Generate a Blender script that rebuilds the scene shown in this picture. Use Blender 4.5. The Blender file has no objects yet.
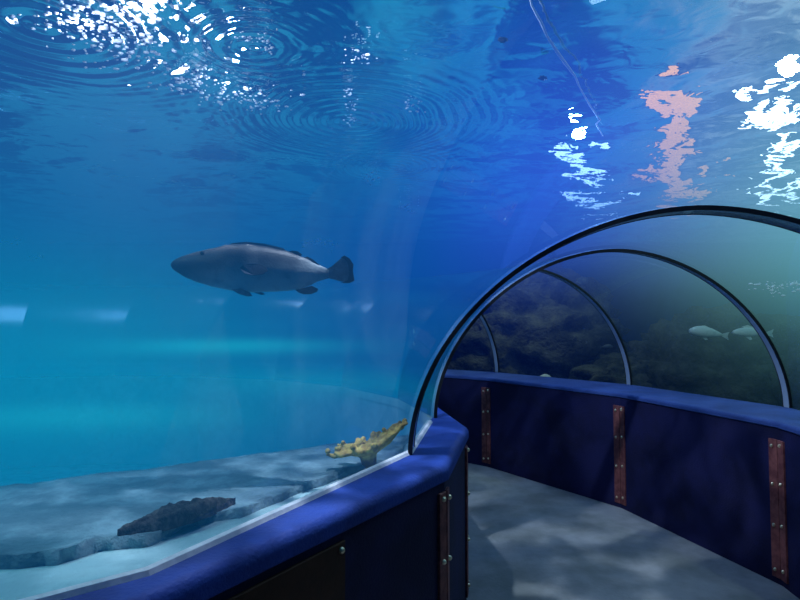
import bpy, bmesh, math, random
from mathutils import Vector, noise as mnoise
PI = math.pi
random.seed(7)
S = bpy.context.scene
COL = S.collection
S.view_settings.view_transform = 'Standard'
S.view_settings.look = 'None'
S.view_settings.exposure = 0.0
cy = S.cycles
cy.use_denoising = True
cy.max_bounces = 8; cy.diffuse_bounces = 2; cy.glossy_bounces = 4; cy.transmission_bounces = 4
cy.transparent_max_bounces = 24; cy.volume_bounces = 0
cy.caustics_reflective = False; cy.caustics_refractive = False
cy.sample_clamp_indirect = 4.0

# ------------------------------------------------------------------ helpers
FPX, EYE, HZ = 556.0, 1.6, 324.0          # focal length in px, eye height, horizon row
CX, CY = -3.106, 3.07                     # centre of the bend the tunnel follows

def ray(px, py):
    """world direction (y = 1) through a pixel of the photograph"""
    p = math.atan((HZ - 300) / FPX)
    x, z, y = (px - 400) / FPX, (300 - py) / FPX, 1.0
    yy = y * math.cos(p) - z * math.sin(p); zz = y * math.sin(p) + z * math.cos(p)
    return Vector((x / yy, 1.0, zz / yy))
def at_z(px, py, z):
    d = ray(px, py); k = (z - EYE) / d.z
    return Vector((d.x * k, k, z))
def at_y(px, py, y):
    d = ray(px, py)
    return Vector((d.x * y, y, EYE + d.z * y))
def pol(R, th, z=0.0):
    return Vector((CX + R * math.cos(th), CY + R * math.sin(th), z))

def link(name, bm, mat=None, parent=None, smooth=False, recalc=True):
    if recalc: bmesh.ops.recalc_face_normals(bm, faces=bm.faces[:])
    me = bpy.data.meshes.new(name); bm.to_mesh(me); bm.free()
    o = bpy.data.objects.new(name, me); COL.objects.link(o)
    if mat: me.materials.append(mat)
    if smooth:
        for p in me.polygons: p.use_smooth = True
    if parent: o.parent = parent
    return o
def thing(name, label, cat, loc=(0, 0, 0), rotz=0.0, group=None):
    o = bpy.data.objects.new(name, None); COL.objects.link(o)
    o.empty_display_size = 0.1
    o.location = loc; o.rotation_euler = (0, 0, rotz)
    o['label'] = label; o['category'] = cat
    if group: o['group'] = group
    return o
def tag(o, label, cat, group=None, kind=None):
    o['label'] = label; o['category'] = cat
    if group: o['group'] = group
    if kind: o['kind'] = kind
    return o
def structure(o, label=None):
    o['kind'] = 'structure'
    if label: o['label'] = label
    return o
def dup_tree(r, label=None, group=None):
    c = r.copy(); COL.objects.link(c)
    if label: c['label'] = label
    if group: c['group'] = group
    for ch in list(r.children):
        k = ch.copy(); COL.objects.link(k); k.parent = c
        for g in list(ch.children):
            q = g.copy(); COL.objects.link(q); q.parent = k
    return c

def grid_bm(rows, close_u=False, close_v=False, bm=None):
    bm = bm or bmesh.new()
    V = [[bm.verts.new(p) for p in r] for r in rows]
    n, m = len(V), len(V[0])
    for i in range(n if close_u else n - 1):
        for j in range(m if close_v else m - 1):
            a, b, c, d = V[i][j], V[i][(j + 1) % m], V[(i + 1) % n][(j + 1) % m], V[(i + 1) % n][j]
            try: bm.faces.new((a, b, c, d))
            except ValueError: pass
    return bm, V
def sweep(profiles, bm=None):
    """closed profile swept through stations, ends capped"""
    bm, V = grid_bm(profiles, close_v=True, bm=bm)
    bm.faces.new(V[0]); bm.faces.new(list(reversed(V[-1])))
    return bm
def tube(path, rad, n=8, bm=None):
    bm = bm or bmesh.new()
    rows = []
    for i, p in enumerate(path):
        p = Vector(p)
        t = (Vector(path[min(i + 1, len(path) - 1)]) - Vector(path[max(i - 1, 0)])).normalized()
        a = t.cross(Vector((0, 0, 1)))
        if a.length < 1e-3: a = t.cross(Vector((1, 0, 0)))
        a.normalize(); b = t.cross(a).normalized()
        r = rad[i] if hasattr(rad, '__len__') else rad
        r = r if hasattr(r, '__len__') else (r, r)
        rows.append([p + a * r[0] * math.cos(2 * PI * k / n) + b * r[1] * math.sin(2 * PI * k / n) for k in range(n)])
    return sweep(rows, bm)
def box(bm, c, s, ax=None):
    """box of size s centred at c, with optional frame ax = (X, Y, Z)"""
    X, Y, Z = ax or (Vector((1, 0, 0)), Vector((0, 1, 0)), Vector((0, 0, 1)))
    vs = []
    for i in (-.5, .5):
        for j in (-.5, .5):
            for k in (-.5, .5):
                vs.append(bm.verts.new(Vector(c) + X * s[0] * i + Y * s[1] * j + Z * s[2] * k))
    for f in ((0, 1, 3, 2), (4, 6, 7, 5), (0, 4, 5, 1), (2, 3, 7, 6), (0, 2, 6, 4), (1, 5, 7, 3)):
        bm.faces.new([vs[i] for i in f])
    return vs

# ------------------------------------------------------------------ materials
class N:
    def __init__(s, name, tree=None):
        if tree is None:
            s.m = bpy.data.materials.new(name); s.m.use_nodes = True; tree = s.m.node_tree
        s.t = tree; s.t.nodes.clear()
    def n(s, typ, ins=None, **props):
        x = s.t.nodes.new(typ)
        for k, v in props.items(): setattr(x, k, v)
        for k, v in (ins or {}).items():
            if hasattr(v, 'is_output'): s.t.links.new(v, x.inputs[k])
            else: x.inputs[k].default_value = v
        return x
    def math(s, op, a, b=0.0, clamp=False):
        return s.n('ShaderNodeMath', {0: a, 1: b}, operation=op, use_clamp=clamp).outputs[0]
    def vmath(s, op, a, b):
        return s.n('ShaderNodeVectorMath', {0: a, 1: b}, operation=op)
    def mixc(s, f, a, b):
        x = s.n('ShaderNodeMix', data_type='RGBA')
        for i, v in ((0, f), (6, a), (7, b)):
            if hasattr(v, 'is_output'): s.t.links.new(v, x.inputs[i])
            else: x.inputs[i].default_value = v if i == 0 else (*v, 1)
        return x.outputs[2]
    def noise(s, vec, scale, detail=2.0, rough=.5, dist=0.0):
        return s.n('ShaderNodeTexNoise', {'Vector': vec, 'Scale': scale, 'Detail': detail, 'Roughness': rough, 'Distortion': dist}).outputs[0]
    def ramp(s, f, a, b):
        return s.n('ShaderNodeMapRange', {0: f, 1: a, 2: b, 3: 0.0, 4: 1.0}, interpolation_type='SMOOTHSTEP').outputs[0]
    def out(s, surf=None, vol=None):
        o = s.n('ShaderNodeOutputMaterial')
        if surf: s.t.links.new(surf, o.inputs[0])
        if vol: s.t.links.new(vol, o.inputs[1])
        return s.m

def rough_mat(name, c1, c2, scale=6.0, rough=.8, bump=.3, bscale=60.0, metal=0.0, bdist=.01, spec=.3, lo=.35, hi=.65):
    k = N(name); tc = k.n('ShaderNodeTexCoord').outputs['Object']
    f = k.ramp(k.noise(tc, scale, 5.0, .6), lo, hi)
    col = k.mixc(f, c1, c2)
    b = k.n('ShaderNodeBump', {'Strength': bump, 'Distance': bdist, 'Height': k.noise(tc, bscale, 4.0, .6)})
    p = k.n('ShaderNodeBsdfPrincipled', {'Base Color': col, 'Roughness': rough, 'Metallic': metal, 'Normal': b.outputs[0], 'Specular IOR Level': spec})
    return k.out(p.outputs[0])
def emit_mat(name, col, strength):
    k = N(name)
    return k.out(k.n('ShaderNodeEmission', {'Color': (*col, 1), 'Strength': strength}).outputs[0])

M_wall = rough_mat('blue_padded_shaded', (.005, .006, .036), (.008, .010, .062), 3.0, .75, .5, 90, bdist=.006, spec=.25)  # same cloth as the coping, its shade put into a darker colour
M_cope = rough_mat('blue_padded_lit', (.010, .038, .22), (.018, .060, .33), 5.0, .6, .6, 70, bdist=.006, spec=.3)  # same cloth as the wall face, brightened as lit from above
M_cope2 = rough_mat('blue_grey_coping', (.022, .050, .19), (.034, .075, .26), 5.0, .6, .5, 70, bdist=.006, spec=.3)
M_strap = rough_mat('rusty_strap', (.13, .04, .045), (.24, .085, .08), 18.0, .55, .4, 120, metal=.2, bdist=.004)
M_plate = rough_mat('brown_plate', (.035, .014, .008), (.055, .022, .012), 9.0, .6, .3, 60, metal=.3, bdist=.004)
M_rivet = rough_mat('brass_rivet', (.75, .62, .38), (.9, .8, .55), 40.0, .3, .1, 60, metal=.9)
M_floor = rough_mat('worn_concrete', (.17, .19, .18), (.31, .33, .33), 2.2, .8, .35, 45, bdist=.01, lo=.3, hi=.7)
M_bead = rough_mat('white_sealant', (.75, .78, .82), (.9, .92, .95), 30.0, .5, .2, 60)
M_sand = rough_mat('pale_sand', (.33, .50, .50), (.48, .68, .66), 5.0, .9, .5, 40, bdist=.02)
M_slab = rough_mat('grey_slab_stone', (.12, .20, .22), (.29, .43, .46), 4.5, .9, .7, 30, bdist=.03, lo=.38, hi=.72)
M_rock = rough_mat('mossy_rock', (.035, .042, .026), (.15, .145, .085), 3.5, .95, .9, 14, bdist=.06, lo=.35, hi=.7)
M_rubble = rough_mat('dark_rubble', (.03, .028, .025), (.11, .09, .08), 30.0, .95, .9, 60, bdist=.02)
M_tank = rough_mat('tank_wall_blue', (.02, .08, .16), (.03, .11, .20), 1.0, .9, .2, 10)
M_aqua = rough_mat('pale_aqua_haze_match', (.30, .46, .48), (.40, .56, .56), 3.0, .9, .3, 20)  # stands in for bright haze on the tank-side faces
M_dark = rough_mat('black_bulkhead', (.01, .012, .02), (.015, .02, .03), 4.0, .9, .2, 20)
M_seal = rough_mat('black_rubber_seal', (.008, .01, .014), (.012, .015, .02), 20.0, .4, .1, 60)
M_hose = rough_mat('white_hose', (.75, .8, .85), (.9, .93, .95), 20.0, .4, .1, 60)
M_pale = rough_mat('pale_stone', (.6, .62, .5), (.75, .75, .62), 12.0, .8, .3, 40)
M_foam = rough_mat('white_bubbles', (.85, .87, .95), (.95, .95, .95), 20.0, .3, .0, 40)

def make_rib_mat():
    k = N('clear_acrylic_rib')
    lw = k.n('ShaderNodeLayerWeight', {'Blend': .35})
    g = k.n('ShaderNodeBsdfGlossy', {'Color': (.75, .88, 1, 1), 'Roughness': .08})
    d = k.n('ShaderNodeBsdfPrincipled', {'Base Color': (.45, .58, .68, 1), 'Roughness': .25})
    tr = k.n('ShaderNodeBsdfTransparent', {'Color': (.72, .82, .9, 1)})
    a = k.n('ShaderNodeMixShader', {0: .55, 1: tr.outputs[0], 2: d.outputs[0]})
    b = k.n('ShaderNodeMixShader', {0: k.math('MULTIPLY', lw.outputs['Facing'], .6), 1: a.outputs[0], 2: g.outputs[0]})
    return k.out(b.outputs[0])
M_rib = make_rib_mat()

def make_glass():
    """acrylic against water: seen from the dry side nearly clear, from the water side it reflects totally at these angles"""
    k = N('tunnel_acrylic')
    geo = k.n('ShaderNodeNewGeometry')
    lw = k.n('ShaderNodeLayerWeight', {'Blend': .5})
    f = k.math('POWER', lw.outputs['Facing'], 3.2)
    f = k.math('ADD', k.math('MULTIPLY', f, .5), .02)
    tr = k.n('ShaderNodeBsdfTransparent', {'Color': (.95, .98, 1, 1)})
    g2 = k.n('ShaderNodeBsdfGlossy', {'Color': (.50, .62, .68, 1), 'Roughness': .2})
    g = k.n('ShaderNodeBsdfGlossy', {'Color': (.9, .97, 1, 1), 'Roughness': .0})
    inside = k.n('ShaderNodeMixShader', {0: f, 1: tr.outputs[0], 2: g.outputs[0]})
    outside = k.n('ShaderNodeMixShader', {0: .9, 1: tr.outputs[0], 2: g2.outputs[0]})
    m = k.n('ShaderNodeMixShader', {0: geo.outputs['Backfacing'], 1: inside.outputs[0], 2: outside.outputs[0]})
    return k.out(m.outputs[0])
M_glass = make_glass()

ZS = 3.3      # water surface height
def make_surface():
    k = N('rippled_water_surface')
    pos = k.n('ShaderNodeNewGeometry').outputs['Position']
    h = None
    def add(x):
        nonlocal h
        h = x if h is None else k.math('ADD', h, x)
    # rings spreading where drops fall in
    for (px, py, wl, amp, reach) in ((352, 122, .105, .9, .75), (392, 168, .09, .5, .5), (40, 25, .16, .8, .9), (255, 48, .1, .4, .4)):
        c = at_z(px, py, ZS)
        d = k.n('ShaderNodeVectorMath', {0: pos, 1: tuple(c)}, operation='DISTANCE').outputs['Value']
        d2 = k.math('ADD', d, k.math('MULTIPLY', k.noise(pos, 1.5, 1.0), .15))
        s = k.math('SINE', k.math('MULTIPLY', d2, 2 * PI / wl))
        e = k.math('POWER', 2.718, k.math('MULTIPLY', k.math('MULTIPLY', d, d), -1 / (reach * reach)))
        add(k.math('MULTIPLY', k.math('MULTIPLY', s, e), amp * .016))
    n1 = k.noise(pos, 1.1, 1.0, .5, .4); n2 = k.noise(pos, 5.0, 2.0, .55, .6)
    n3 = k.noise(pos, 2.8, 1.0, .5, .5)
    add(k.math('MULTIPLY', n1, .13)); add(k.math('MULTIPLY', n3, .022)); add(k.math('MULTIPLY', n2, .009))
    b = k.n('ShaderNodeBump', {'Strength': 1.0, 'Distance': 1.0, 'Height': h})
    nm = b.outputs[0]
    g = k.n('ShaderNodeBsdfGlossy', {'Color': (.85, .95, 1, 1), 'Roughness': .03, 'Normal': nm})
    r = k.n('ShaderNodeBsdfRefraction', {'Color': (1, 1, 1, 1), 'Roughness': .0, 'IOR': 1.3, 'Normal': nm})
    t = k.n('ShaderNodeBsdfTransparent', {'Color': (1, 1, 1, 1)})
    a = k.n('ShaderNodeMixShader', {0: .5, 1: g.outputs[0], 2: r.outputs[0]})
    m = k.n('ShaderNodeMixShader', {0: .08, 1: a.outputs[0], 2: t.outputs[0]})
    return k.out(m.outputs[0])
M_surf = make_surface()

SIG = .40
def make_water():
    k = N('hazy_blue_water')
    pos = k.n('ShaderNodeNewGeometry').outputs['Position']
    def glow_blob(c, r, col):
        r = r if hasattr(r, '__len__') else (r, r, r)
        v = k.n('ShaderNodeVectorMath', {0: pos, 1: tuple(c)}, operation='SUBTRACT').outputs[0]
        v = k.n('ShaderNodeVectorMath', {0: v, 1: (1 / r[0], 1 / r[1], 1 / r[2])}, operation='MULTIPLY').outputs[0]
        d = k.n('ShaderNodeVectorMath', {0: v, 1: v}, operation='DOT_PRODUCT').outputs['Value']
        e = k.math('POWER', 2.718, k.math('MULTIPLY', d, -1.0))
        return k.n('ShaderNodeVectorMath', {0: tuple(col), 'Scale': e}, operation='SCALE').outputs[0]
    # scattered light put in as emission, dimmed low in the tank beyond the tunnel
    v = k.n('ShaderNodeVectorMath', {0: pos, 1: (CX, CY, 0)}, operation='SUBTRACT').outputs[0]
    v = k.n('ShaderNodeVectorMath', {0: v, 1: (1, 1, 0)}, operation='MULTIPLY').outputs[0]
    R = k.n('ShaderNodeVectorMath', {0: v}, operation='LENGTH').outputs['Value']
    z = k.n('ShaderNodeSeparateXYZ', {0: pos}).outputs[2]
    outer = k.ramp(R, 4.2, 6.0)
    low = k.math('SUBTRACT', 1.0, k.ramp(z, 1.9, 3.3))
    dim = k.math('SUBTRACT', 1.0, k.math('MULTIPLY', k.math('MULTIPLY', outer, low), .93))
    base = k.n('ShaderNodeVectorMath', {0: HAZE_GLOW, 'Scale': dim}, operation='SCALE').outputs[0]
    for b in GLOWS:
        base = k.n('ShaderNodeVectorMath', {0: base, 1: glow_blob(*b)}, operation='ADD').outputs[0]
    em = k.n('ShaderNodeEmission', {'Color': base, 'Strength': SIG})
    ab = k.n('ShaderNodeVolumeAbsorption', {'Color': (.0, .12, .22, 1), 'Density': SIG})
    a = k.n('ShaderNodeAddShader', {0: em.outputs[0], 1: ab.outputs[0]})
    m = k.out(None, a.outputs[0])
    m.cycles.volume_step_rate = .22
    try: m.cycles.homogeneous_volume = False
    except Exception: pass
    return m
HAZE_GLOW = (.002, .062, .225)
GLOWS = [((-2.8, 4.2, 1.2), (2.0, 2.0, 1.15), (.001, .37, .32)),  # lamp glow and lit haze put into the water as emission
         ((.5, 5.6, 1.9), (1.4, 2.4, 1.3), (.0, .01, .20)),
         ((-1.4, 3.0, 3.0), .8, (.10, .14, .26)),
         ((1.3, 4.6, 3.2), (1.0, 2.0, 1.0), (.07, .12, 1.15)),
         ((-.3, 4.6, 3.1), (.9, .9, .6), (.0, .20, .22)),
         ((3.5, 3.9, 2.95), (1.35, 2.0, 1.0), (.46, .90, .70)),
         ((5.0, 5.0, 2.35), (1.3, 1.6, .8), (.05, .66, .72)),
         ((-1.25, 4.1, 1.44), (.75, .5, .05), (.03, 1.1, .85)),  # this and the next two paint reflected light streaks into the water
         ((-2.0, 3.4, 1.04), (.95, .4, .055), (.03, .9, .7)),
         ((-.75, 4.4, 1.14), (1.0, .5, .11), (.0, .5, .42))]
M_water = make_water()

# ------------------------------------------------------------------ camera
cam = bpy.data.cameras.new('camera'); cam.sensor_width = 36.0; cam.lens = FPX / 800 * 36
cam.clip_start = .05; cam.clip_end = 100
co = bpy.data.objects.new('camera', cam); COL.objects.link(co)
co.location = (0, 0, EYE); co.rotation_euler = (PI / 2 + math.atan((HZ - 300) / FPX), 0, 0)
S.camera = co

# ------------------------------------------------------------------ tunnel plan
# arch stations: angle on the bend, inner foot radius, outer foot radius
ARCH = [(-1.35, 2.90, 5.80), (-1.05, 2.93, 5.80), (-.60, 3.02, 5.78), (-.146, 3.179, 5.72), (.161, 3.36, 5.98),
        (.431, 3.40, 5.93), (.732, 3.42, 5.81), (1.03, 3.42, 5.80), (1.33, 3.40, 5.80), (1.63, 3.40, 5.80), (1.93, 3.40, 5.80), (2.23, 3.40, 5.80), (2.50, 3.40, 5.80)]
AH, AN = 1.116, 1.868
WIN = [(-1.35, 3.14), (-1.02, 3.14), (-.70, 3.14), (-.194, 3.36), (.066, 3.50), (.40, 3.61), (.70, 3.64), (1.02, 3.63), (1.33, 3.58), (1.65, 3.58), (1.97, 3.58), (2.28, 3.58), (2.50, 3.58)]
WOUT = [(-1.35, 5.5), (-1.05, 5.5), (-.70, 5.5), (-.30, 5.5), (.073, 5.46), (.35, 5.36), (.672, 5.22), (.99, 5.15), (1.33, 5.2), (1.65, 5.3), (1.97, 5.4), (2.28, 5.4), (2.50, 5.4)]
def chord(tab, th):
    for (a, ra), (b, rb) in zip(tab, tab[1:]):
        if th <= b + 1e-9:
            p, q = pol(ra, a), pol(rb, b)
            # ray from the centre meets the chord p-q
            d = Vector((math.cos(th), math.sin(th), 0)); e = q - p; o = p - Vector((CX, CY, 0))
            return (o.x * e.y - o.y * e.x) / (d.x * e.y - d.y * e.x)
    return tab[-1][1]
GI = [(a, b) for a, b, c in ARCH]; GO = [(a, c) for a, b, c in ARCH]
r_i = lambda th: chord(GI, th); r_o = lambda th: chord(GO, th)
w_i = lambda th: chord(WIN, th); w_o = lambda th: chord(WOUT, th)
T0, T1 = ARCH[0][0], ARCH[-1][0]
STN = sorted(set([round(T0 + (T1 - T0) * i / 140, 5) for i in range(141)] + [a for a, *_ in ARCH] + [a for a, _ in WIN] + [a for a, _ in WOUT]))

def arch_pt(th, t, grow=0.0, drop=0.0):
    """t 0..1 from inner foot to outer foot over the crown"""
    u, s = math.cos(PI * t), math.sin(PI * t)
    u = math.copysign(abs(u) ** (2 / AN), u); s = max(s, 0) ** (2 / AN)
    ri, ro = r_i(th) - grow, r_o(th) + grow
    return pol((ri + ro) / 2 - (ro - ri) / 2 * u, th, 1.0 + (AH + grow) * s)
NT = 64
# acrylic panels, one window between each pair of arches
for i, (a, b) in enumerate(zip(ARCH, ARCH[1:])):
    ths = [a[0] + (b[0] - a[0]) * j / 6 for j in range(7)]
    bm, _ = grid_bm([[arch_pt(th, t / NT) for t in range(NT + 1)] for th in ths])
    bmesh.ops.recalc_face_normals(bm, faces=bm.faces[:])
    bm.faces.ensure_lookup_table()
    f = bm.faces[len(bm.faces) // 2]; c = f.calc_center_median()
    if f.normal.z > 0:                       # normals towards the walkway
        for f in bm.faces: f.normal_flip()
    o = link('window_%d' % (i + 1), bm, M_glass, smooth=True, recalc=False)
    structure(o, 'curved clear acrylic panel of the tunnel')

# arch ribs
def rib(i, th, label):
    ri_, ro_ = r_i(th), r_o(th)
    t = thing('arch_rib', label, 'arch', pol((ri_ + ro_) / 2, th, 1.0), 0, 'clear arched ribs of the tunnel')
    base = Vector(t.location)
    def ring(name, mat, half, g0, g1, off):
        rows = []
        for k in range(NT + 1):
            tt = k / NT
            rows.append([arch_pt(th, tt, g) + tang * (off + w) - base for (g, w) in ((g0, -half), (g1, -half), (g1, half), (g0, half))])
        return link(name, sweep(rows), mat, t, smooth=False)
    tang = Vector((-math.sin(th), math.cos(th), 0))
    wd = .060 if i == 3 else .026
    ring('band', M_rib, wd, -.016, -.003, wd - .024)
    ring('edge_seal', M_seal, .0035, -.022, -.001, -.028)
    ring('edge_seal', M_seal, .002, -.018, -.001, 2 * wd - .021)
    return t
RIBLAB = {3: 'large near arch rib rising from the blue parapet corner over the walkway',
          4: 'second arch rib inward, its foot behind the coping at the frame edge',
          5: 'third arch rib, its foot between coping and dark reef, behind middle riveted strap',
          6: 'farthest visible arch rib, small, near the farthest riveted strap',
          7: 'arch rib beyond the bend, hazy behind blue water', 8: 'second arch rib beyond the bend, fainter in blue water', 9: 'faintest arch rib far around the bend', 0: 'first arch rib at the near end of the tunnel'}
for i in (3, 4, 5, 6, 7, 8, 9):
    rib(i, ARCH[i][0], RIBLAB[i])

# parapet walls (solid, from the walkway face back to under the acrylic) and their copings
def parapet(name, face, back, sgn, mat, ztop=.935):
    rows = []
    for th in STN:
        f, b = face(th), back(th)
        rows.append([pol(f, th, 0), pol(f, th, ztop), pol(b, th, ztop), pol(b, th, 0)])
    return structure(link(name, sweep(rows), mat))
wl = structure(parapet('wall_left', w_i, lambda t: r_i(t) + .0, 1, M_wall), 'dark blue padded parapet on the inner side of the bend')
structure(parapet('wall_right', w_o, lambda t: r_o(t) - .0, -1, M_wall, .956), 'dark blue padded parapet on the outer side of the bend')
def coping(name, face, back, sgn, r, mat, z0):
    rows = []
    for th in STN:
        f, b = face(th), back(th)
        pr = [(b, z0), (b, 1.0)]
        for k in range(7):
            a = PI / 2 * k / 6
            pr.append((f + sgn * (-.0 + .018 - r + r * math.sin(a)), 1.0 - r + r * math.cos(a)))
        pr.append((f + sgn * .018, z0 + .008)); pr.append((f + sgn * .006, z0))
        rows.append([pol(R, th, z) for R, z in pr])
    bm = sweep(rows)
    o = link(name, bm, mat)
    o.data.materials.append(M_aqua)  # tank side tinted to merge with the bright haze
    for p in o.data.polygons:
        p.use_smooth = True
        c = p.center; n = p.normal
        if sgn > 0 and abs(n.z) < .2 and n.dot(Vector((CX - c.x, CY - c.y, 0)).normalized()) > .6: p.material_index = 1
    e = o.modifiers.new('es', 'EDGE_SPLIT'); e.split_angle = math.radians(35)
    return structure(o)
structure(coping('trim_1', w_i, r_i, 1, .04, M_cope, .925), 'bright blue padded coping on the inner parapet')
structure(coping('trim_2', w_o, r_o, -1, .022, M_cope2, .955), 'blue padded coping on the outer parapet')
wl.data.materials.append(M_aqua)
for p in wl.data.polygons:                # tank-side face coloured pale to blend into the bright haze
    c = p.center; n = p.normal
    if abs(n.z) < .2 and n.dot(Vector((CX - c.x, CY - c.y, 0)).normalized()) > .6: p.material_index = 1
# white bead where acrylic meets coping
def bead(name, rad, sgn, w):
    rows = []
    for th in STN:
        if th > .12: continue
        R = rad(th)
        rows.append([pol(R + sgn * q, th, z) for q, z in ((0.0, .998), (0.0, 1.016), (w * .6, 1.012), (w, .998))])
    return structure(link(name, sweep(rows), M_bead), 'white sealant line along the foot of the acrylic')
bead('trim_3', r_i, 1, .022)
# floor of the walkway
bm, _ = grid_bm([[pol(w_i(th) - .05 + (w_o(th) - w_i(th) + .1) * j / 10, th, 0) for j in range(11)] for th in STN])
structure(link('floor', bm, M_floor), 'worn grey concrete walkway floor')
# end bulkheads
for nm, th in (('wall_back', T0), ('wall_front', T1)):
    bm = bmesh.new()
    vs = [pol(r_i(th), th, 0)] + [arch_pt(th, k / 24) for k in range(25)] + [pol(r_o(th), th, 0)]
    bm.faces.new([bm.verts.new(v) for v in vs])
    structure(link(nm, bm, M_dark), 'dark bulkhead closing the tunnel end')

# ------------------------------------------------------------------ riveted straps
rv_bm = bmesh.new(); bmesh.ops.create_uvsphere(rv_bm, u_segments=12, v_segments=8, radius=.0115)
for v in rv_bm.verts: v.co.y *= .75
rv_me = bpy.data.meshes.new('rivet'); rv_bm.to_mesh(rv_me); rv_bm.free(); rv_me.materials.append(M_rivet)
for p in rv_me.polygons: p.use_smooth = True
def rivet(parent, loc):
    o = bpy.data.objects.new('rivet', rv_me); COL.objects.link(o); o.parent = parent; o.location = loc
    return o
def strap(tab, j, side, label, group=None, rows=(.10, .37, .62, .855), bw=.058, top=.885):
    th, R = tab[j]
    p = pol(R, th)
    t = thing('riveted_strap', label, 'strap', p, 0, group)
    for s, jj in ((-1, j - 1), (1, j + 1)):
        q = pol(tab[jj][1], tab[jj][0]); X = (q - p).normalized()
        Y = Vector((-X.y, X.x, 0)); mid = p + X * .2
        inw = (Vector((CX, CY, 0)) - mid)
        if (inw.dot(Y) > 0) != (side == 'out'): Y = -Y        # Y points into the walkway
        bm = bmesh.new()
        box(bm, X * (.004 + bw / 2) + Y * .006 + Vector((0, 0, top / 2 + .02)), (bw, .014, top - .04), (X, Y, Vector((0, 0, 1))))
        bmesh.ops.bevel(bm, geom=bm.edges[:], offset=.002, segments=1, affect='EDGES')
        link('batten', bm, M_strap, t)
        for z in rows:
            dz = .0 if s < 0 else -.012
            rivet(t, X * (.004 + bw * .55) + Y * .016 + Vector((0, 0, z + dz)))
    return t
strap(WOUT, 4, 'out', 'rust-brown riveted strap nearest the viewer on the outer blue parapet', 'riveted straps on the parapets')
strap(WOUT, 5, 'out', 'middle rust-brown riveted strap on the outer blue parapet', 'riveted straps on the parapets')
strap(WOUT, 6, 'out', 'farthest rust-brown riveted strap on the outer blue parapet', 'riveted straps on the parapets')
strap(WIN, 3, 'in', 'dark riveted strap on the inner parapet below the near arch rib', 'riveted straps on the parapets', rows=(.08, .34, .60, .86))
strap(WIN, 4, 'in', 'riveted strap seen edge-on at the end of the inner parapet', 'riveted straps on the parapets', rows=(.10, .36, .62, .87))
# broad brown plate on the inner parapet
A = pol(WIN[3][1], WIN[3][0]); B = pol(WIN[2][1], WIN[2][0]); X = (B - A).normalized(); Y = Vector((X.y, -X.x, 0))
if Y.x < 0: Y = -Y
pl = thing('cover_plate', 'broad dark brown plate riveted to the inner blue parapet', 'plate', A + X * .69)
bm = bmesh.new(); box(bm, X * .28 + Y * .006 + Vector((0, 0, .47)), (.56, .012, .86), (X, Y, Vector((0, 0, 1))))
bmesh.ops.bevel(bm, geom=bm.edges[:], offset=.003, segments=1, affect='EDGES')
link('sheet', bm, M_plate, pl)
for a in (.025, .45):
    for z in (.1, .5, .875): rivet(pl, X * a + Y * .014 + Vector((0, 0, z)))

# ------------------------------------------------------------------ tank: walls, floor, water, surface
X0, X1, Y0, Y1 = -9.0, 9.0, -3.0, 12.0
def quad(name, pts, mat, flip=False):
    bm = bmesh.new(); bm.faces.new([bm.verts.new(p) for p in pts])
    return link(name, bm, mat, recalc=False)
for nm, a, b in (('wall_north', (X0, Y1), (X1, Y1)), ('wall_south', (X0, Y0), (X1, Y0)), ('wall_west', (X0, Y0), (X0, Y1)), ('wall_east', (X1, Y0), (X1, Y1))):
    structure(quad(nm, [(*a, 0), (*b, 0), (*b, 3.7), (*a, 3.7)], M_tank), 'deep blue tank wall')
structure(quad('floor_tank', [(X0, Y0, -.02), (X1, Y0, -.02), (X1, Y1, -.02), (X0, Y1, -.02)], M_sand), 'sandy floor of the tank')
ws = quad('water_surface', [(X0, Y0, ZS), (X0, Y1, ZS), (X1, Y1, ZS), (X1, Y0, ZS)], M_surf)
if ws.data.polygons[0].normal.z > 0: ws.data.flip_normals()
structure(ws, 'rippled underside of the water surface')
# water body with the tunnel cut out of it
bm = bmesh.new(); e = .01
vs = box(bm, ((X0 + X1) / 2, (Y0 + Y1) / 2, (ZS - .004) / 2), (X1 - X0 - 2 * e, Y1 - Y0 - 2 * e, ZS - .004))
bmesh.ops.recalc_face_normals(bm, faces=bm.faces[:])
hb = bmesh.new(); rows = []
for th in [T0 - .012] + [a for a in STN if T0 < a < T1] + [T1 + .012]:
    tc = min(max(th, T0), T1)
    off = pol(1, th) - pol(1, tc)
    pr = [arch_pt(tc, k / NT, .012) for k in range(NT + 1)]
    a, b = pr[0].copy(), pr[-1].copy(); a.z = b.z = .002
    d = Vector((-math.sin(tc), math.cos(tc), 0)) * (th - tc) * 1.0
    rows.append([p + d for p in [a] + pr + [b]])
sweep(rows, hb); bmesh.ops.recalc_face_normals(hb, faces=hb.faces[:])
for f in hb.faces: f.normal_flip()
tmp = bpy.data.meshes.new('tmp'); hb.to_mesh(tmp); hb.free(); bm.from_mesh(tmp)
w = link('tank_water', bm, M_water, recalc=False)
tag(w, 'hazy blue water filling the tank around the tunnel', 'water', kind='structure')

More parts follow.
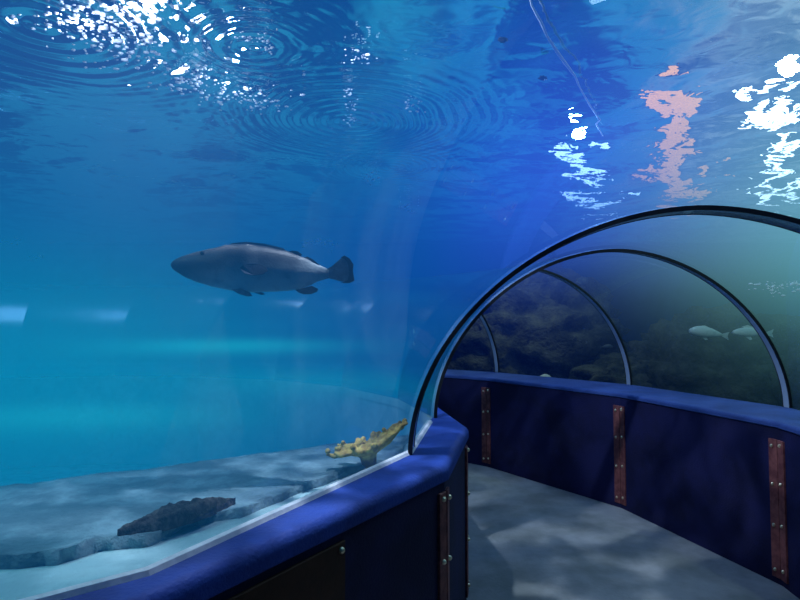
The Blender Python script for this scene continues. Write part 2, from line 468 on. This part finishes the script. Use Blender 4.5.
# raised bed left of the tunnel
def fbm(p, s, o=4):
    return mnoise.fractal(Vector(p) * s, .6, 2.0, o)
def bed_z(x, y): return .855 + .012 * fbm((x, y, 0), 2.0)
E0, E1 = at_z(-160, 497, .9), at_z(470, 424, .9)      # far lip of the bed
def lip(x):
    k = (x - E0.x) / (E1.x - E0.x)
    return E0.y + (E1.y - E0.y) * k
bm = bmesh.new(); rows = []
NX, NY = 90, 60
for i in range(NX + 1):
    x = -4.6 + 4.95 * i / NX; r = []
    for j in range(NY + 1):
        v = j / NY
        y = -.6 + (lip(x) + .03 + .6) * v
        z = bed_z(x, y)
        # stay behind the acrylic
        d = Vector((x - CX, y - CY, 0)); th = math.atan2(d.y, d.x)
        lim = r_i(max(min(th, T1), T0)) - .02
        if d.length > lim:
            d = d.normalized() * lim; x2, y2 = CX + d.x, CY + d.y
        else: x2, y2 = x, y
        r.append((x2, y2, z))
    r.append((r[-1][0] - .1, r[-1][1] + .15, .55)); r.append((r[-1][0] - .2, r[-1][1] + .35, .0))
    rows.append(r)
bm, _ = grid_bm(rows)
bmesh.ops.remove_doubles(bm, verts=bm.verts[:], dist=.0005)
sb = link('sand_bed', bm, M_sand, smooth=True)
tag(sb, 'pale sand bed against the foot of the inner acrylic', 'sand', kind='stuff')

# flat grey slab lying on the sand up to the lip
poly = [(-420, 560), (0, 553), (60, 548), (105, 536), (150, 532), (185, 515), (240, 507), (300, 482), (350, 466), (392, 455), (404, 444), (408, 433), (300, 447), (180, 462), (60, 477), (0, 484), (-200, 505)]
bm = bmesh.new()
top = []
def smooth_poly(p, n=6):
    out = []
    for i in range(len(p)):
        a, b = Vector(p[i]).to_2d(), Vector(p[(i + 1) % len(p)]).to_2d()
        for k in range(n): out.append(a.lerp(b, k / n))
    return out
P2 = [at_z(q.x, q.y, .90).to_2d() for q in smooth_poly([Vector((*q, 0)) for q in poly])]
cen = sum(P2, Vector((0, 0))) / len(P2)
P3 = []
for q in P2:
    d = Vector((q.x - CX, q.y - CY)); th = math.atan2(d.y, d.x); lim = r_i(th) - .03
    if d.length > lim: d = d.normalized() * lim
    q = Vector((CX + d.x, CY + d.y))
    P3.append(q + Vector((fbm((q.x, q.y, 0), 9.0), fbm((q.x, q.y, 5), 9.0))) * .018)
tv = [bm.verts.new((q.x, q.y, .90)) for q in P3]
bv = [bm.verts.new((q.x, q.y, .83)) for q in P3]
f = bm.faces.new(tv)
for i in range(len(tv)):
    bm.faces.new((tv[i], bv[i], bv[(i + 1) % len(tv)], tv[(i + 1) % len(tv)]))
bmesh.ops.triangulate(bm, faces=[f])
for _ in range(3):
    big = [e for e in bm.edges if e.calc_length() > .09 and all(v.co.z > .85 for v in e.verts)]
    if big:
        bmesh.ops.subdivide_edges(bm, edges=big, cuts=1)
        bmesh.ops.triangulate(bm, faces=[f for f in bm.faces if len(f.verts) > 3])
for v in bm.verts:
    if v.co.z > .85: v.co.z += .008 * fbm(v.co, 4.0) + .004 * fbm(v.co, 14.0) - .01
o = link('rock_slab', bm, M_slab, smooth=True)
tag(o, 'flat grey stone slab lying on pale sand behind the acrylic', 'rock')

def lumpy(name, c, s, mat, amp=.35, freq=1.2, seed=0, rot=0.0, sub=5, smooth=True, ridge=False):
    bm = bmesh.new(); bmesh.ops.create_icosphere(bm, subdivisions=sub, radius=1.0)
    for v in bm.verts:
        n = v.co.copy(); p = n * freq + Vector((seed * 3.7, seed * 1.3, seed * 2.1))
        d = mnoise.fractal(p, .7, 2.1, 6)
        if ridge: d = .6 * d + .5 * (1 - 2 * abs(mnoise.noise(Vector((p.x, p.y, p.z * 2.6)) * 1.7)))
        q = n * (1 + amp * d)
        v.co = Vector((q.x * s[0], q.y * s[1], q.z * s[2]))
    o = link(name, bm, mat, smooth=smooth)
    o.location = c; o.rotation_euler = (0, 0, rot)
    return o

# dark rubble ridge on the slab edge by the glass
a, b = at_z(118, 551, .86), at_z(238, 510, .88)
mid = (a + b) / 2; L = (b - a).length; ang = math.atan2(b.y - a.y, b.x - a.x)
bm = bmesh.new(); rows = []
for i in range(41):
    t = i / 40; w = math.sin(PI * min(max(t, .01), .99)) ** .9
    rr = []
    for j in range(13):
        q = -1 + j / 6
        hh = (1 - q * q) * .035 * w
        p = Vector(((t - .5) * L, q * .055 * w * (1.2 - .5 * t), hh))
        nz = fbm(p + Vector((3, 1, 0)), 22.0, 4)
        p.z +=   .016 * nz * w * (1 - q * q) ; p.y += .012 * fbm(p + Vector((9, 0, 0)), 18.0)
        if j in (0, 12): p.z = -.03
        rr.append(p)
    rows.append(rr)
bm, _ = grid_bm(rows)
o = link('rubble_ridge', bm, M_rubble, smooth=True)
o.location = (mid.x - .02, mid.y + .035, .915); o.rotation_euler = (0, 0, ang)
tag(o, 'long low ridge of dark rubble on the slab edge', 'rubble', kind='stuff')

# ------------------------------------------------------------------ elkhorn coral
def make_coral():
    k = N('yellow_coral'); tc = k.n('ShaderNodeTexCoord').outputs['Object']
    z = k.n('ShaderNodeSeparateXYZ', {0: tc}).outputs[2]
    f = k.ramp(k.math('ADD', z, k.math('MULTIPLY', k.noise(tc, 25.0, 3.0), .05)), .06, .115)
    c = k.mixc(f, (.10, .07, .05), k_col(k, tc))
    b = k.n('ShaderNodeBump', {'Strength': .8, 'Distance': .01, 'Height': k.noise(tc, 70.0, 3.0)})
    return k.out(k.n('ShaderNodeBsdfPrincipled', {'Base Color': c, 'Roughness': .85, 'Normal': b.outputs[0]}).outputs[0])
def k_col(k, tc):
    return k.mixc(k.ramp(k.noise(tc, 30.0, 3.0), .35, .65), (.38, .24, .05), (.66, .48, .12))
cb = at_z(368, 466, .90)
coral = thing('elkhorn_coral', 'yellow-brown branching coral on a dark stalk beside the acrylic', 'coral', (cb.x, cb.y, .88))
bm = bmesh.new()
tube([(.0, 0, -.03), (.005, 0, .03), (.0, 0, .075), (-.01, 0, .11)], [.05, .038, .045, .06], 10, bm)
random.seed(3)
tips = [(-.205, .00, .085), (-.17, -.05, .10), (-.15, .07, .115), (-.08, -.08, .115), (-.05, .09, .14), (.02, -.07, .125), (.06, .08, .165), (.13, -.04, .185), (.17, .05, .215), (.20, .0, .225), (.11, .02, .19)]
for (x, y, z) in tips:
    m = Vector((x * .5, y * .6, .10 + (z - .10) * .35))
    pts = [Vector((0, 0, .085)), m, Vector((x * .82, y, z - .012)), Vector((x, y * 1.05, z))]
    tube(pts, [(.045, .028), (.036, .02), (.023, .013), (.008, .006)], 8, bm)
for i in range(46):
    x, y, z = random.choice(tips); k_ = random.uniform(.3, .95)
    p = Vector((x * k_ + random.uniform(-.02, .02), y * k_ + random.uniform(-.02, .02), .105 + (z - .10) * k_ ** 1.4 + .012))
    r = random.uniform(.009, .017)
    g = bmesh.ops.create_icosphere(bm, subdivisions=1, radius=r)
    for v in g['verts']: v.co = v.co + p
o = link('branches', bm, make_coral(), coral, smooth=True)
md = o.modifiers.new('r', 'REMESH'); md.mode = 'VOXEL'; md.voxel_size = .006; md.use_smooth_shade = True
coral.rotation_euler = (0, 0, .15)

# ------------------------------------------------------------------ reef beyond the outer acrylic
def rock(label, px, py, y, s, seed, rot=0.0, amp=.45, freq=1.3):
    p = at_y(px, py, y)
    o = lumpy('reef_rock', p, s, M_rock, amp, freq, seed, rot, 5, ridge=True)
    return tag(o, label, 'rock', 'reef rocks beyond the outer parapet')
rock('tall mossy reef rock between the two far arch ribs', 535, 352, 8.3, (1.2, .65, 1.1), 2, -.3)
rock('shadowed reef rock behind the farthest arch rib', 420, 350, 9.1, (.95, .6, .95), 5, -.1)
rock('low reef rock at the foot of the third arch rib', 632, 392, 7.3, (.75, .5, .42), 9, -.5)
rock('broad murky reef mound under the two pale fish', 718, 392, 6.6, (1.0, .6, .80), 12, -.7)
rock('dim reef mound at the frame edge behind second arch rib', 822, 410, 5.9, (.6, .55, .72), 17, -.9)
p = at_y(545, 380, 7.0)
o = lumpy('pale_stone', p, (.085, .07, .075), M_pale, .06, 1.5, 3, 0, 4)
tag(o, 'small pale rounded stone just behind the outer coping', 'stone')

# ------------------------------------------------------------------ fish
def interp(tab, x):
    for (a, ya), (b, yb) in zip(tab, tab[1:]):
        if x <= b:
            t = (x - a) / (b - a); t = t * t * (3 - 2 * t) * .35 + t * .65
            return ya + (yb - ya) * t
    return tab[-1][1]
TOP = [(40, 149), (43, 143), (50, 136), (62, 128), (80, 119), (150, 99), (200, 88), (260, 74), (330, 70), (400, 80), (480, 97), (550, 123), (600, 150), (645, 168)]
BOT = [(40, 154), (43, 161), (50, 170), (62, 179), (100, 202), (150, 221), (210, 238), (280, 252), (350, 258), (420, 255), (480, 252), (530, 246), (570, 232), (605, 214), (645, 203)]
SC = .0014
def fish_mat(name, back, belly, dark):
    k = N(name); tc = k.n('ShaderNodeTexCoord').outputs['Object']
    sx = k.n('ShaderNodeSeparateXYZ', {0: tc})
    zz = k.math('ADD', sx.outputs[2], k.math('MULTIPLY', k.math('SUBTRACT', k.noise(tc, 9.0, 4.0), .5), .08))
    zz = k.math('SUBTRACT', zz, k.math('MULTIPLY', sx.outputs[0], .10))
    f = k.ramp(zz, -.10, .07)
    c = k.mixc(f, belly, back)
    c = k.mixc(k.math('MULTIPLY', k.ramp(k.noise(tc, 16.0, 3.0), .5, .75), .35), c, dark)
    hd = k.math('MULTIPLY', k.math('SUBTRACT', 1.0, k.ramp(sx.outputs[0], -.45, -.12)), .75)
    c = k.mixc(hd, c, dark)
    b = k.n('ShaderNodeBump', {'Strength': .15, 'Distance': .004, 'Height': k.n('ShaderNodeTexVoronoi', {'Vector': tc, 'Scale': 90.0}).outputs[0]})
    return k.out(k.n('ShaderNodeBsdfPrincipled', {'Base Color': c, 'Roughness': .5, 'Normal': b.outputs[0], 'Specular IOR Level': .25}).outputs[0])
M_gback = fish_mat('grouper_skin', (.008, .012, .016), (.30, .36, .38), (.008, .014, .020))
M_gfin = rough_mat('grouper_dark_fin', (.018, .02, .028), (.03, .035, .045), 20.0, .9, .2, 80, spec=.1)
M_gfinp = rough_mat('grouper_pale_fin', (.05, .06, .07), (.10, .12, .14), 20.0, .6, .2, 80)
M_eye = rough_mat('fish_eye', (.01, .01, .012), (.02, .02, .02), 20.0, .15, 0, 10)
def P(cx, cyy, y=0.0):       # crop pixel -> fish coordinates
    return Vector(((cx - 390) * SC, y, (165 - cyy) * SC))
def thick(x):                # half thickness along the body
    t = (x - 40) / 605
    h = (interp(BOT, x) - interp(TOP, x)) * SC * .5
    return h * (.72 if t < .5 else .72 - .42 * (t - .5) / .5)
def flat_fin(pts, y0=0.0, th=.004, bend=0.0):
    bm = bmesh.new()
    A_ = [bm.verts.new(P(a, b, y0 + th) + Vector((0, bend * i, 0))) for i, (a, b) in enumerate(pts)]
    B_ = [bm.verts.new(P(a, b, y0 - th) + Vector((0, bend * i, 0))) for i, (a, b) in enumerate(pts)]
    bm.faces.new(A_); bm.faces.new(list(reversed(B_)))
    for i in range(len(pts)):
        j = (i + 1) % len(pts); bm.faces.new((A_[j], A_[i], B_[i], B_[j]))
    return bm
fp = at_y(170 + (390 - 48) / 3.81, 225 + 165 / 3.81, 3.0)
SCW = 210 / 800 * 2.5 / FPX; 
gr = thing('grouper', 'large grey grouper swimming alone in the open blue water', 'fish', at_y(160 + 390 / 3.81, 225 + 165 / 3.81, 2.5))
gr.scale = (SCW / SC,) * 3
rows = []
xs = [40.5, 42, 45, 50, 57, 66] + [40 + 605 * i / 40 for i in range(3, 41)]
for x in xs:
    zt, zb = interp(TOP, x), interp(BOT, x)
    zc, hh, ww = (zt + zb) / 2, (zb - zt) / 2 * SC, thick(x)
    row = []
    for k in range(24):
        a = 2 * PI * k / 24
        c, s = math.cos(a), math.sin(a)
        row.append(P(x, zc) + Vector((0, math.copysign(abs(c) ** .9, c) * ww, s * hh)))
    rows.append(row)
bm = sweep(rows)
# mouth crease
for v in bm.verts:
    cx_, cz_ = v.co.x / SC + 390, 165 - v.co.z / SC
    if cx_ < 120:
        m = 158 + (cx_ - 40) * .42
        d = abs(cz_ - m)
        if d < 7: v.co.y *= .90
body = link('body', bm, M_gback, gr, smooth=True)
for s in (-1, 1):
    bm = bmesh.new(); bmesh.ops.create_uvsphere(bm, u_segments=14, v_segments=8, radius=.011)
    for v in bm.verts:
        v.co.y *= .5; v.co += P(172, 112, s * thick(172) * .80)
    link('eye', bm, M_eye, gr, smooth=True)
# tail fan with rays, dark rim as its own piece
tail = flat_fin([(630, 172), (655, 158), (678, 138), (700, 120), (716, 124), (724, 146), (730, 172), (727, 196), (722, 214), (692, 216), (660, 207), (630, 200)], 0, .005)
tf = link('tail_fin', tail, M_gfinp, gr)
link('fin_edge', flat_fin([(690, 124), (704, 116), (724, 128), (738, 150), (736, 175), (742, 212), (722, 222), (690, 221), (716, 211), (722, 190), (722, 168), (715, 142), (704, 130)], 0, .006), M_gfin, tf)
link('dorsal_fin', flat_fin([(490, 101), (505, 97), (525, 100), (542, 112), (535, 119), (515, 112)], 0, .005), M_gfin, gr)
link('dorsal_fin', flat_fin([(548, 124), (562, 120), (585, 132), (608, 152), (602, 158), (575, 142)], 0, .005), M_gfin, gr)
link('spiny_dorsal_fin', flat_fin([(255, 78), (275, 68), (330, 63), (400, 71), (470, 88), (480, 99), (400, 86), (330, 76)], 0, .004), M_gfinp, gr)
link('anal_fin', flat_fin([(512, 245), (535, 244), (580, 232), (604, 244), (600, 254), (578, 264), (550, 265), (530, 258)], 0, .005), M_gfin, gr)
for s in (-1, 1):
    link('pelvic_fin', flat_fin([(282, 248), (320, 244), (352, 258), (364, 273), (345, 275), (315, 266)] if s < 0 else [(335, 246), (365, 248), (394, 262), (378, 265), (350, 256)], s * .05, .004, s * .002), M_gfinp if s < 0 else M_gfin, gr)
    y0 = s * (thick(330) * .93)
    link('pectoral_fin', flat_fin([(322, 172), (335, 160), (365, 155), (400, 157), (422, 168), (427, 182), (412, 194), (380, 199), (345, 192)], y0, .005, s * .003), M_gfin, gr)

# two pale fish hovering over the reef and a small one
M_pfish = fish_mat('pale_fish_skin', (.70, .74, .62), (.55, .62, .55), (.25, .32, .30))
M_dfish = fish_mat('dim_fish_skin', (.10, .11, .10), (.16, .17, .15), (.05, .06, .06))
def small_fish(name, label, px, py, y, length, face=-1, group=None, tall=.30, tilt=0.0, mat=None):
    mat = mat or M_pfish
    t = thing(name, label, 'fish', at_y(px, py, y), 0, group)
    t.rotation_euler = (0, tilt, 0)
    L_ = length; rows = []
    for i in range(17):
        q = i / 16; x = (q - .45) * L_ * .82
        h = L_ * tall * .5 * (math.sin(PI * min(q * .93 + .04, 1)) ** .75) * (1 - .45 * q) + L_ * .012
        rows.append([Vector((-face * x, math.cos(2 * PI * k / 12) * h * .6, math.sin(2 * PI * k / 12) * h * (1.15 if math.sin(2 * PI * k / 12) > 0 else .75))) for k in range(12)])
    link('body', sweep(rows), mat, t, smooth=True)
    def fin(name, pts):
        bm = bmesh.new()
        for yy in (.003, -.003):
            vs = [bm.verts.new((-face * a * L_, yy, b * L_)) for a, b in pts]; bm.faces.new(vs)
        bm.verts.ensure_lookup_table(); n = len(pts)
        for i in range(n): bm.faces.new([bm.verts[i], bm.verts[(i + 1) % n], bm.verts[n + (i + 1) % n], bm.verts[n + i]])
        link(name, bm, mat, t)
    fin('tail_fin', [(.42, .02), (.62, .10), (.58, 0), (.62, -.10), (.42, -.02)])
    fin('dorsal_fin', [(-.15, .15), (0, .19), (.2, .12), (.25, .07), (0, .10)])
    fin('pelvic_fin', [(-.08, -.08), (.05, -.17), (.1, -.15), (.06, -.07)])
    return t
small_fish('reef_fish', 'pale rounded fish hovering over the murky reef mound, nearer the middle', 704, 333, 5.5, .40, -1, 'pale fish over the reef', .34, .12)
small_fish('reef_fish', 'pale slender fish over the murky reef mound, next to the second arch rib', 748, 333, 5.4, .40, -1, 'pale fish over the reef', .26, .02)
small_fish('reef_fish', 'tiny pale fish beside the third arch rib in front of dark reef', 608, 347, 6.9, .16, 1, 'pale fish over the reef', .45, 0, M_dfish)

# ------------------------------------------------------------------ things at the surface
pts = [(527, -14), (532, 6), (541, 22), (547, 36), (556, 50), (566, 64), (575, 76), (580, 88), (589, 104), (597, 116), (600, 120), (596, 124), (599, 129), (603, 136)]
pth = [at_z(a, b, ZS - .06) for a, b in pts]
rad = [q * .75 for q in (.006, .008, .011, .009, .012, .014, .010, .008, .009, .008, .010, .009, .008, .005)]
o = link('air_hose', tube(pth, rad, 8), M_hose, smooth=True)
tag(o, 'thin white hose trailing just under the water surface', 'hose')
for lab, px, py in (('tiny dark scrap drifting near the surface, closer to the white hose', 543, 78), ('tiny dark scrap drifting near the surface, farther up', 503, 40)):
    o = lumpy('drifting_scrap', at_z(px, py, ZS - .1), (.028, .018, .012), M_seal, .5, 2.0, px, .4, 3)
    tag(o, lab, 'scrap', 'dark scraps drifting at the surface')

def bubbles(label, items, zlo=.03, zhi=.09, far=7.5):
    """items: (px, py, spread px x, spread px y, count, r0, r1)"""
    bm = bmesh.new()
    for (px, py, sx, sy, n, r0, r1) in items:
        for i in range(n):
            qx, qy = px + random.gauss(0, sx), py + random.gauss(0, sy)
            p = at_z(qx, qy, ZS - random.uniform(zlo, zhi)) if qy < 200 else at_y(qx, qy, far)
            r = r0 + (r1 - r0) * random.random() ** 2
            g = bmesh.ops.create_icosphere(bm, subdivisions=1, radius=r)
            a = random.uniform(.7, 1.8)
            for v in g['verts']: v.co = Vector((v.co.x * a, v.co.y, v.co.z * .7)) + p
    o = link('bubbles', bm, M_foam, smooth=True)
    return tag(o, label, 'bubbles', kind='stuff')
random.seed(11)
bubbles('glittering drift of bubbles below the bright lamp', [(138, 12, 22, 14, 90, .007, .020), (75, 18, 24, 9, 80, .006, .015), (118, 38, 28, 14, 120, .006, .015), (190, 78, 18, 8, 80, .006, .015), (225, 92, 16, 7, 45, .006, .015), (262, 101, 16, 6, 60, .006, .015), (130, 60, 14, 6, 22, .006, .015)])
bubbles('small plume of bubbles above the ripple rings', [(350, 105, 4, 10, 34, .004, .012), (349, 120, 3, 3, 8, .006, .014)])
bubbles('thin scatter of bubbles beside the bright drift', [(250, 38, 12, 4, 26, .004, .011), (268, 48, 6, 4, 14, .004, .011)])
bubbles('faint bubbles high in the middle of the surface', [(358, 58, 9, 4, 26, .004, .012), (413, 107, 6, 5, 22, .005, .012)])
bubbles('faint bubbles under the ripple rings', [(371, 178, 6, 4, 24, .006, .016), (408, 205, 6, 4, 20, .006, .016), (320, 243, 8, 3, 24, .01, .03)])
bubbles('small white beads in place of glints beyond the second arch rib', [(778, 288, 14, 3, 60, .006, .016), (792, 284, 6, 2, 25, .006, .016)], far=5.0)  # beads added here to stand for glints of light
bubbles('distant bright bubbles at the far surface', [(10, 242, 6, 1.5, 20, .01, .02), (36, 258, 4, 1.2, 12, .01, .02), (12, 293, 6, 1, 12, .01, .02)])

# ------------------------------------------------------------------ lamps above the water
def through(px, py, z):
    """point on a level plane above the water met by the sight line bent at the calm surface"""
    s = at_z(px, py, ZS); d = ray(px, py).normalized()
    h = Vector((d.x, d.y)); hl = h.length; sn = hl / 1.3; cs = math.sqrt(1 - sn * sn)
    k = (z - ZS) / cs
    return Vector((s.x + h.x / hl * sn * k, s.y + h.y / hl * sn * k, z))
def strip_light(label, p0, p1, width, z, col, strength, name='strip_light'):
    a, b = through(*p0, z), through(*p1, z)
    t = thing(name, label, 'lamp', (a + b) / 2)
    X = (b - a).normalized(); Y = Vector((-X.y, X.x, 0)); L = (b - a).length
    bm = bmesh.new(); box(bm, (0, 0, .05), (L + .06, width + .06, .06), (X, Y, Vector((0, 0, 1)))); link('housing', bm, M_dark, t)
    bm = bmesh.new(); box(bm, (0, 0, .01), (L, width, .03), (X, Y, Vector((0, 0, 1)))); link('diffuser', bm, emit_mat('light_' + label[:12], col, strength), t)
    return t
strip_light('white strip light seen through ripples at the frame edge', (779, 88), (776, 205), .42, 11.5, (.9, 1, .88), 24)
strip_light('pinkish strip light broken up by the ripples', (672, 85), (680, 206), .62, 11.5, (1, .45, .10), 6.0)
strip_light('blue-white strip light over the near arch rib', (568, 150), (602, 205), .42, 11.5, (.55, .85, 1), 14)
strip_light('dazzling lamp above the bubbles', (125, -12), (150, 12), 1.0, 11.5, (.9, .93, 1), 30)

# ------------------------------------------------------------------ lights
def lamp(kind, name, loc, col, power, size=.05, target=None, **kw):
    l = bpy.data.lights.new(name, kind); l.color = col; l.energy = power
    if kind == 'SUN': l.angle = size
    else: l.shadow_soft_size = size
    for k_, v in kw.items(): setattr(l, k_, v)
    o = bpy.data.objects.new(name, l); COL.objects.link(o); o.location = loc
    if target is not None:
        o.rotation_euler = (Vector(target) - Vector(loc)).to_track_quat('-Z', 'Y').to_euler()
    return o
def caustic(l, scale=3.2, lo=.40, hi=.66, floor_=.25, gain=2.6):
    l.use_nodes = True
    k = N('', l.node_tree)
    n = k.n('ShaderNodeTexCoord').outputs['Normal']
    a = k.noise(n, scale, 3.0, .55, .8)
    f = k.math('ADD', k.math('MULTIPLY', k.ramp(a, lo, hi), gain), floor_)
    e = k.n('ShaderNodeEmission', {'Strength': f})
    o = k.n('ShaderNodeOutputLight'); k.t.links.new(e.outputs[0], o.inputs[0])
lamp('POINT', 'bubble_lamp', at_z(140, 2, ZS - .12), (.9, .92, 1), 55, .08)
lamp('POINT', 'bubble_lamp', at_z(232, 84, ZS - .10), (.92, .93, 1), 16, .03)  # added among the bubbles, like the next, to make them sparkle
lamp('POINT', 'bubble_lamp', at_z(78, 24, ZS - .10), (.92, .93, 1), 10, .03)
lamp('POINT', 'blue_lamp', at_z(578, 158, ZS - .12), (.35, .6, 1), 60, .06)
lamp('POINT', 'edge_lamp', at_z(790, 100, ZS - .12), (.8, 1, .95), 45, .07)
g = lamp('SPOT', 'caustic_spot', (-.38, 2.45, ZS - .06), (.80, .84, .97), 250, .03, (1.3, 4.6, 0), spot_size=math.radians(150), spot_blend=.6)
caustic(g.data, 7.0)
lamp('SPOT', 'bed_fill', (-2.3, 1.7, ZS - .06), (.45, .95, 1), 300, .2, (-1.7, 2.1, .9), spot_size=math.radians(84), spot_blend=.7)  # unseen lamp added under the surface to light the sand bed
lamp('SPOT', 'outer_fill', (3.9, 3.4, ZS - .06), (.5, .8, 1), 40, .1, (3.2, 5.0, 1), spot_size=math.radians(140), spot_blend=.8)  # unseen lamp added to brighten the outer side of the tunnel
lamp('SPOT', 'reef_fill', (1.2, 7.0, ZS - .06), (.75, .95, .65), 150, .1, (1.6, 8.6, 1), spot_size=math.radians(150), spot_blend=.8)  # added under the surface to brighten the reef rocks
lamp('SUN', 'fill_sun', (0, 0, 9), (.5, .75, 1), 1.2, .3, (0.4, .6, 0))  # added weak sun, overall fill for rocks and bed
w = bpy.data.worlds.new('world'); S.world = w; w.use_nodes = True
k = N('', w.node_tree)          # light and dark patches added above the water to vary the ripples, palest outward
d = k.n('ShaderNodeTexCoord').outputs['Generated']
f = k.ramp(k.noise(d, 7.0, 2.0, .5, .3), .42, .62)
sx = k.n('ShaderNodeSeparateXYZ', {0: d}).outputs[0]
side = k.ramp(sx, .27, .42)
dk = k.mixc(side, (.004, .04, .16), (.16, .30, .31))
lt = k.mixc(side, (.05, .75, .95), (1.2, 1.5, 1.3))
b = k.n('ShaderNodeBackground', {'Color': k.mixc(f, dk, lt), 'Strength': 1.0})
o = k.n('ShaderNodeOutputWorld'); k.t.links.new(b.outputs[0], o.inputs[0])
